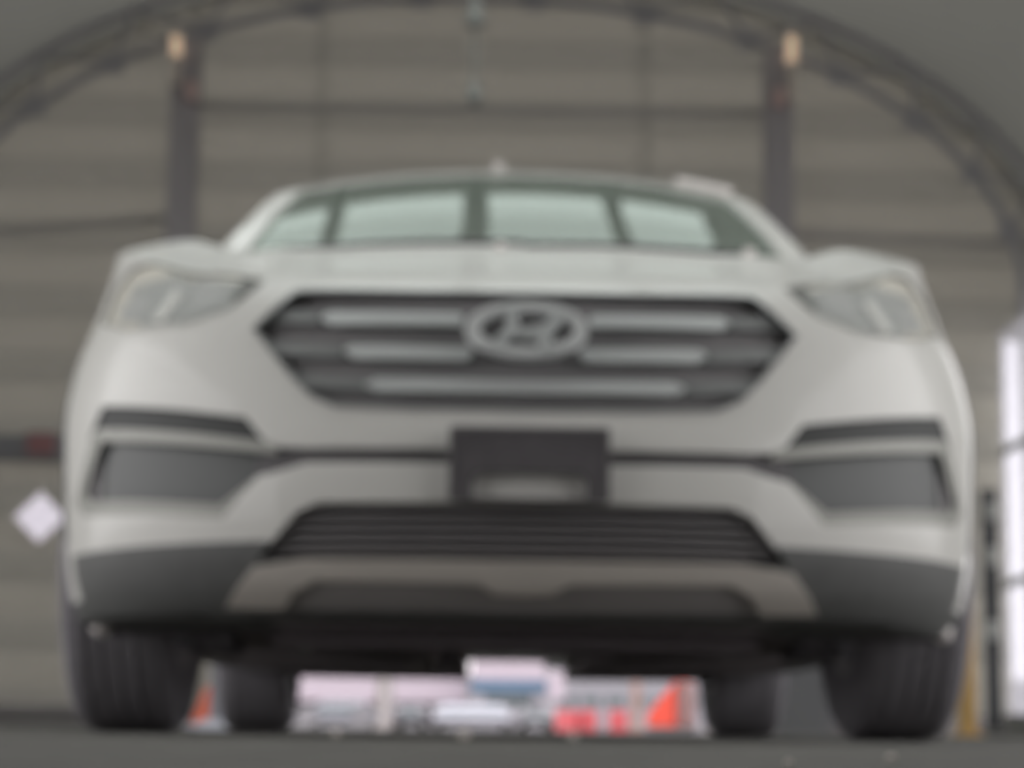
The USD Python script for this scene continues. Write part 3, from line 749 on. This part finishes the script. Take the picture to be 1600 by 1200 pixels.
for p in (ja, jb):
    obj('hood_glint', bx(p[0] - 0.013, p[0] + 0.013, p[1] - 0.012, p[1] + 0.012, roof_z(p[0], p[1]) - 0.01, roof_z(p[0], p[1]) + 0.016, 0.006), 'glint_white', car, label='small pale stand-in for a glint at the back of the hood')  # pale blocks painted in for bright sparkles along the hood edge
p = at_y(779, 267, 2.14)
obj('roof_glint', bx(p[0] - 0.016, p[0] + 0.016, 2.11, 2.17, roof_z(p[0], 2.14) - 0.01, roof_z(p[0], 2.14) + 0.02, 0.008), 'glint_white', car, label='small pale stub standing in for a glint on the front of the roof')  # pale stub added in place of a bright sparkle
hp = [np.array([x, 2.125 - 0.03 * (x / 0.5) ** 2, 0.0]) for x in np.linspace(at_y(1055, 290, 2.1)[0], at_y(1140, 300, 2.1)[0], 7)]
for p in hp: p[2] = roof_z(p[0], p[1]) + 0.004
obj('header_highlight', path_tube(hp, 0.02), 'glint_white', car, label='pale strip standing in for a highlight at the right end of the roof front edge')  # pale tube in place of the bright reflection on the roof edge
# ---- cabin
obj('dashboard', bx(-0.66, 0.66, 1.42, 1.75, 0.72, 1.03, 0.05), 'cabin_dark', car)
st = trimesh.creation.torus(0.18, 0.016, 40, 12)
st.apply_transform(trimesh.transformations.rotation_matrix(math.radians(65), (1, 0, 0))); st.apply_translation((0.36, 1.92, 0.98))
obj('steering_wheel', join([st, bar((0.36, 1.92, 0.98), (0.36, 1.7, 0.9), 0.03), bar((0.19, 1.92, 0.98), (0.53, 1.92, 0.98), 0.014)]), 'cabin_dark', car)
for y in (2.35, 3.2):
    for s in (-1, 1):
        sp = obj('seat', join([bx(s * 0.36 - 0.23, s * 0.36 + 0.23, y, y + 0.5, 0.5, 0.66, 0.06), bx(s * 0.36 - 0.22, s * 0.36 + 0.22, y + 0.45, y + 0.58, 0.6, 1.15, 0.05)]), 'cabin_beige', car)
        obj('headrest', bx(s * 0.36 - 0.12, s * 0.36 + 0.12, y + 0.5, y + 0.58, 1.16, 1.32, 0.04), 'cabin_beige', sp)
rm = at_y(932, 330, 1.95)
mi = obj('rear_view_mirror', bx(rm[0] - 0.075, rm[0] + 0.075, 2.02, 2.05, 1.29, 1.35, 0.02), 'cabin_dark', car)
obj('mirror_stalk', bar((rm[0], 2.03, 1.35), (rm[0], 2.06, 1.405), 0.01), 'cabin_dark', mi)
# ---- wheels
def wheel(s, y):
    x, hw = (s * 0.796, 0.9) if y < 2 else (s * 0.818, 1.0)
    prof = np.array([(0.225, -.105), (0.30, -.1165), (0.345, -.114), (0.362, -.10), (0.369, -.075), (0.369, .075), (0.362, .10), (0.345, .114), (0.30, .1165), (0.225, .105)])
    prof = prof * [1, hw]
    tyre = CrossSection([prof], m3.FillRule.NonZero)
    if tyre.area() < 1e-6: tyre = CrossSection([prof[::-1]], m3.FillRule.NonZero)
    ty = tyre.revolve(72)                       # about y -> becomes z axis
    gro = [Manifold.cylinder(0.008, 0.4, 0.4, 72).translate((0, 0, z_ - 0.004)) - Manifold.cylinder(0.01, 0.361, 0.361, 72).translate((0, 0, z_ - 0.005)) for z_ in (-0.05, -0.017, 0.017, 0.05)]
    for g in gro: ty -= g
    place = lambda m: m.rotate((0, 90, 0)).translate((x, y, WR))
    w = obj('wheel', place(ty), 'rubber', car, smooth=30, label=None)
    rim_ = (Manifold.cylinder(0.2, 0.23, 0.23, 48) - Manifold.cylinder(0.3, 0.205, 0.205, 48).translate((0, 0, -0.05))).translate((0, 0, -0.1))
    parts = [rim_]
    zo = 0.07 * s
    for k_ in range(10):
        a_ = k_ // 2 * 72 + (10 if k_ % 2 else -10)
        parts.append(bx(0.03, 0.215, -0.016, 0.016, zo - 0.012, zo + 0.012).rotate((0, 0, a_)))
    parts.append(Manifold.cylinder(0.03, 0.06, 0.06, 24).translate((0, 0, zo - 0.015)))
    obj('rim', join([place(q) for q in parts]), 'alloy', w)
    obj('brake_disc', place(Manifold.cylinder(0.03, 0.16, 0.16, 36).translate((0, 0, -0.015 - 0.02 * s))), 'dark_metal', w)
for y in (AXF, AXR):
    for s in (-1, 1): wheel(s, y)
for s in (-1, 1):
    obj('wheel_knuckle', bx(min(s * .58, s * .66), max(s * .58, s * .66), 0.78, 1.1, 0.165, 0.5, 0.02), 'rubber', car)
# ---- underside
obj('engine_tray', bx(-0.48, 0.48, 0.25, 0.95, 0.205, 0.225, 0.008), 'dark_metal', car)
obj('front_crossmember', bx(-0.5, 0.5, 0.78, 1.02, 0.175, 0.205, 0.012), 'dark_metal', car)
for s in (-1, 1):
    a_ = on = np.array([s * 0.42, 0.95, 0.195]); b_ = np.array([s * 0.66, 0.92, 0.215])
    obj('control_arm', path_tube([np.array([s * 0.22, 1.05, 0.185]), a_, b_], 0.022), 'raw_metal', car)
for u, v in ((476, 1015), (1135, 1018)):
    c_ = at_y(u, v, 0.80)
    obj('arm_glint', trimesh.creation.icosphere(2, 0.011).apply_translation(c_), 'pale_grey', car)  # pale balls in place of highlights on the underbody arms
obj('exhaust_pipe', path_tube([np.array(q, float) for q in ((-0.2, 1.0, 0.20), (-0.22, 2.6, 0.205), (-0.3, 3.3, 0.22), (-0.35, 4.2, 0.25))], 0.03, 12), 'raw_metal', car)
obj('muffler', bx(-0.62, -0.2, 3.95, 4.45, 0.215, 0.33, 0.06), 'raw_metal', car)
obj('rear_axle_beam', bx(-0.62, 0.62, 3.5, 3.75, 0.275, 0.33, 0.02), 'dark_metal', car)
for s in (-1, 1):
    obj('rear_arm', path_tube([np.array([s * 0.45, 3.3, 0.23]), np.array([s * 0.66, 3.64, 0.235])], 0.028), 'dark_metal', car)
for s in (-1, 1):
    obj('tail_light', prism_xz([(s * .55, .86), (s * .84, .88), (s * .82, 1.0), (s * .55, .98)][::int(s)], 3.6, 5) ^ (BODY0.translate((0, 0.006, 0)) - BODY0.translate((0, -0.01, 0))), 'tail_red', car)

# ================================================================== GROUND GLINTS
for i, (u, v, r, lab) in enumerate(((525, 1152, 7, 'small pale stone for a glint on the asphalt below the left end of the doorway'), (725, 1157, 9, 'largest pale stone for a glint on the asphalt in front of the doorway'), (896, 1157, 7, 'small pale stone for a glint on the asphalt in front of the red barrels'), (1393, 1190, 7, 'small pale stone for a glint on the asphalt in front of the right wheel'), (1232, 1196, 6, 'small pale stone for a glint at the bottom edge near the grey sheet'))):
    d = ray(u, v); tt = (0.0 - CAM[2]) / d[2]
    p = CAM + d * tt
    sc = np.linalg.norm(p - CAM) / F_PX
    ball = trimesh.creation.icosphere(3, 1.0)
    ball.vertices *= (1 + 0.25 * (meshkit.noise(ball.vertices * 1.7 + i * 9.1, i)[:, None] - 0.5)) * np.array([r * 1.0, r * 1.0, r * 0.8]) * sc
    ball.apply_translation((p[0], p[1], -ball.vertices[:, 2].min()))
    obj('glint', ball, 'glint', label=lab, cat='glint', smooth=True)  # pale lumps standing in for blurred sparkles on the ground

# ================================================================== OUTSIDE, SEEN UNDER THE CAR
def span(u0_, u1_, v, y):
    return at_y(u0_, v, y)[0], at_y(u1_, v, y)[0]
def hz(u, v, y): return at_y(u, v, y)[2]
GZ = -0.02
def marquee(u0_, u1_, y, label, zh=2.4, peak=1.0):
    xa, xb = span(u0_, u1_, 1100, y)
    t = thing('marquee_tent', label, 'tent', ((xa + xb) / 2, y, GZ))
    w = min(xb - xa, 2.2)
    for i in range(4):
        sx, sy = (xa if i % 2 == 0 else xb - 0.05), (y if i < 2 else y + w)
        obj('leg', bx(sx - 0.04, sx + 0.04, sy - 0.04, sy + 0.04, GZ, zh), 'pole_grey', t, smooth=False)
    obj('front_wall', bx(xa, xb, y - 0.02, y + 0.02, 0.75, zh), 'tent_white', t, smooth=False)
    obj('side_wall', bx(xa - 0.02, xa + 0.02, y, y + w, 0.1, zh), 'tent_white', t, smooth=False)
    obj('back_wall', bx(xa, xb, y + w - 0.02, y + w + 0.02, 0.1, zh), 'tent_grey', t, smooth=False)
    obj('roof', Manifold.hull_points(np.array([(xa, y - .1, zh), (xb, y - .1, zh), (xb, y + w + .1, zh), (xa, y + w + .1, zh), ((xa + xb) / 2, y + w / 2, zh + peak)])), 'tent_white', t, smooth=False)
marquee(446, 592, 58, 'white marquee tent outside, leftmost under the car')
marquee(612, 733, 58, 'white marquee tent outside, between the grey pole and the blue-banded kiosk', peak=1.4)
# kiosk with blue band
y = 57.0
xa, xb = span(736, 852, 1100, y)
t = thing('kiosk', 'white kiosk with a blue band outside, in the middle under the car', 'kiosk', ((xa + xb) / 2, y, GZ))
zb0, zb1 = hz(795, 1081, y), hz(795, 1063, y)
obj('wall', bx(xa, xb, y, y + 2.4, GZ, zb0), 'tent_grey', t, smooth=False)
obj('band', bx(xa - 0.03, xb + 0.03, y - 0.03, y + 2.43, zb0, zb1), 'kiosk_blue', t, smooth=False)
obj('fascia', bx(xa, xb, y, y + 2.4, zb1, 2.6), 'tent_white', t, smooth=False)
obj('roof', bx(xa - 0.03, xb + 0.03, y - 0.15, y + 2.55, 2.6, 2.72, 0.02), 'tent_white', t)
obj('hatch', bx(xa + 0.4, xb - 0.4, y - 0.05, y - 0.01, 0.55, zb0 - 0.08), 'car_glass', t)
xa, xb = span(856, 884, 1080, 56)
t = thing('sign_board', 'small white board outside, just right of the blue-banded kiosk', 'board', ((xa + xb) / 2, 56, GZ))
obj('board', bx(xa, xb, 56, 56.05, hz(870, 1094, 56), hz(870, 1050, 56), 0.02), 'tent_white', t)
for x in (xa + 0.06, xb - 0.06): obj('leg', bx(x - 0.02, x + 0.02, 56.05, 56.09, GZ, hz(870, 1060, 56)), 'pole_grey', t)
# grey building
y = 75.0
xa, xb = span(850, 1120, 1080, y)
t = thing('low_building', 'long grey low building outside behind the red barrels', 'building', ((xa + xb) / 2, y, GZ))
obj('wall', bx(xa, xb, y, y + 6, GZ, 3.2), 'tent_grey', t, smooth=False)
obj('roof', bx(xa - 0.3, xb + 0.3, y - 0.4, y + 6.3, 3.2, 3.45), 'tent_white', t, smooth=False)
for k_ in range(6):
    x = xa + 0.5 + k_ * (xb - xa - 1) / 6
    w_ = obj('window', bx(x, x + 0.7, y - 0.04, y, 0.9, 1.25), 'car_glass', t, smooth=False)
# poles
for u, w, m_, lab in ((600, 13, 'pole_grey', 'grey pole outside between the two white marquee tents'), (994, 13, 'pole_brown', 'reddish brown pole outside beside the red van')):
    y = 52.0; xa, xb = span(u - w / 2, u + w / 2, 1100, y)
    t = thing('pole', lab, 'pole', ((xa + xb) / 2, y, GZ))
    obj('shaft', cylz((xa + xb) / 2, y, GZ, 4.0, (xb - xa) / 2, (xb - xa) / 2.2, 20), m_, t)
    obj('foot', cylz((xa + xb) / 2, y, GZ, 0.1, (xb - xa) * 0.8, (xb - xa) * 0.7, 20), m_, t)
# cars
def small_car(name, u0_, u1_, y, m_, label, vtop, cat='car', back=True):
    xa, xb = span(u0_, u1_, 1120, y)
    w = xb - xa; h = hz((u0_ + u1_) / 2, vtop, y)
    L = max(w * 1.2, 3.6) if w < 2.1 else 1.8     # narrow: seen end on; wide: side on
    t = thing(name, label, cat, ((xa + xb) / 2, y, GZ))
    if w < 2.1:
        hb = 0.58 * h
        obj('body', join([bx(xa, xb, y, y + L, 0.14, hb, 0.1), Manifold.hull_points(np.array([(xa + .06, y + .1, hb - .05), (xb - .06, y + .1, hb - .05), (xb - .06, y + L * .72, hb - .05), (xa + .06, y + L * .72, hb - .05), (xa + .24, y + .5, h), (xb - .24, y + .5, h), (xb - .24, y + L * .5, h), (xa + .24, y + L * .5, h)]))]), m_, t)
        obj('window', Manifold.hull_points(np.array([(xa + .14, y + .12, hb), (xb - .14, y + .12, hb), (xb - .27, y + .44, h - .07), (xa + .27, y + .44, h - .07), (xa + .2, y + .5, hb), (xb - .2, y + .5, hb)])), 'car_glass', t)
        wh = [(xa + .1, y + .7), (xb - .1, y + .7), (xa + .1, y + L - .7), (xb - .1, y + L - .7)]
    else:
        hb = 0.6 * h
        obj('body', join([bx(xa, xb, y, y + L, 0.14, hb, 0.12), Manifold.hull_points(np.array([(xa + .2 * w, q, hb - .05) for q in (y + .06, y + L - .06)] + [(xb - .08 * w, q, hb - .05) for q in (y + .06, y + L - .06)] + [(xa + .36 * w, q, h) for q in (y + .2, y + L - .2)] + [(xb - .2 * w, q, h) for q in (y + .2, y + L - .2)]))]), m_, t)
        obj('window', Manifold.hull_points(np.array([(xa + .27 * w, y + .05, hb + .02), (xb - .14 * w, y + .05, hb + .02), (xb - .22 * w, y + .17, h - .08), (xa + .37 * w, y + .17, h - .08), (xa + .3 * w, y + .4, hb), (xb - .2 * w, y + .4, hb)])), 'car_glass', t)
        wh = [(xa + .18 * w, y + .1), (xb - .18 * w, y + .1), (xa + .18 * w, y + L - .1), (xb - .18 * w, y + L - .1)]
    for x, q in wh:
        ax_ = (0, 90, 0) if w < 2.1 else (90, 0, 0)
        obj('wheel', Manifold.cylinder(0.2, 0.3, 0.3, 24, center=True).rotate(ax_).translate((x, q, 0.28)), 'rubber', t)
small_car('parked_car', 455, 590, 54, 'car_silver', 'silver car outside in front of the leftmost white tent', 1094)
small_car('parked_car', 676, 800, 50, 'car_white', 'white car outside below the blue-banded kiosk', 1100)
small_car('parked_car', 616, 664, 53, 'car_dark', 'dark car outside, just left of the white car', 1100)
small_car('parked_car', 812, 868, 52, 'car_dark', 'dark car outside, between the white car and the red barrels', 1108)
t = thing('boundary_wall', 'long grey boundary wall far outside behind everything', 'wall', (0, 112, GZ))
obj('wall', bx(-60, 60, 112, 112.3, GZ, 2.9), 'tent_grey', t, smooth=False)
obj('coping', bx(-60, 60, 111.9, 112.4, 2.9, 3.0), 'tent_white', t, smooth=False)
for k_ in range(25): obj('pier', bx(-60.2 + 5 * k_, -59.8 + 5 * k_, 111.85, 112.0, GZ, 2.9), 'tent_grey', t, smooth=False)
# red barrels
for i, (u, w, lab) in enumerate(((886, 38, 'red barrel outside, leftmost of the three and widest'), (919, 28, 'red barrel outside, touching the widest barrel on its right'), (966, 30, 'red barrel outside, standing alone left of the brown pole'))):
    y = 46 + 0.2 * i
    xa, xb = span(u - w / 2, u + w / 2, 1120, y); r = (xb - xa) / 2; x = (xa + xb) / 2
    h = hz(u, 1112, y)
    t = thing('red_barrel', lab, 'barrel', (x, y, GZ))
    obj('drum', cylz(x, y, GZ, h, r), 'barrel_red', t)
    for q in (0.33, 0.66): obj('hoop', cylz(x, y, GZ + (h - GZ) * q - .02, GZ + (h - GZ) * q + .02, r * 1.05), 'barrel_red', t)
    obj('lid', cylz(x, y, h, h + 0.03, r * 1.04), 'barrel_red', t)
# red van, seen over its corner
y = 44.0
xa, xm, xb = at_y(1012, 1110, y)[0], at_y(1056, 1110, y)[0], at_y(1092, 1110, y)[0]
t = thing('red_van', 'red van outside, rightmost under the car, seen over its corner', 'van', (xm, y, GZ))
zt = hz(1060, 1064, y); zm = hz(1030, 1100, y)
obj('body', Manifold.hull_points(np.array([(xa, y + .1, z) for z in (0.1, zm * 0.62)] + [(xm, y, z) for z in (0.1, zt)] + [(xb, y + 1.6, z) for z in (0.1, zt)] + [(xa + .5, y + 2.2, z) for z in (0.1, zm)])), 'red_paint', t, smooth=False)
obj('side_panel', Manifold.hull_points(np.array([(xm + dx, y + dy, z) for dx, dy in ((0.0, -0.06), (0.06, -0.05)) for z in (0.12, zt - .04)] + [(xb + dx, y + 1.5 + dy, z) for dx, dy in ((0.0, -0.06), (0.06, -0.05)) for z in (0.12, zt - .04)])), 'red_shade', t, smooth=False)  # shaded side of the van, its shade painted as a darker red
for x, q in ((xa + .2, y + .25), (xm - .05, y + .3), (xb - .12, y + 1.5)):
    obj('wheel', Manifold.cylinder(0.16, 0.2, 0.2, 20, center=True).rotate((90, 0, 20)).translate((x, q, 0.19)), 'rubber', t)
obj('windscreen', bx(xm + 0.12, xb - 0.1, y + 0.02, y + 0.06, zt + 0.01, zt + 0.25), 'car_glass', t)
# two pale marker posts right of the van
for u, v, lab in ((1102, 1096, 'pale marker post outside, right of the red van, taller'), (1107, 1136, 'short pale marker post outside, right of the red van')):
    y = 42.0 - (u - 1102) * 0.12; x = at_y(u, v, y)[0]; h = hz(u, v - 8, y)
    t = thing('marker_post', lab, 'post', (x, y, GZ))
    obj('shaft', cylz(x, y, GZ, h, 0.05), 'pole_grey', t)
    obj('head', arr(Manifold.sphere(0.14, 20).translate((x, y, h))), 'tent_grey', t)

# repeats share a group
GROUPS = {'steel_post': 'steel posts under the arch', 'wall_girt': 'thin rails along the end wall', 'roof_beam': 'beams along the roof',
          'glow_strip': 'glowing strips added on the posts', 'sun_patch_box': 'boxes added for sunlit patches on the posts', 'glint': 'pale stones for glints on the asphalt', 'marquee_tent': 'white tents outside',
          'pole': 'poles outside', 'parked_car': 'cars parked outside', 'red_barrel': 'red barrels outside', 'marker_post': 'marker posts outside'}
for p in stage.GetPrimAtPath('/World').GetChildren():
    g = GROUPS.get(p.GetName().rstrip('0123456789').rstrip('_'))
    if g: p.SetCustomDataByKey('group', g)
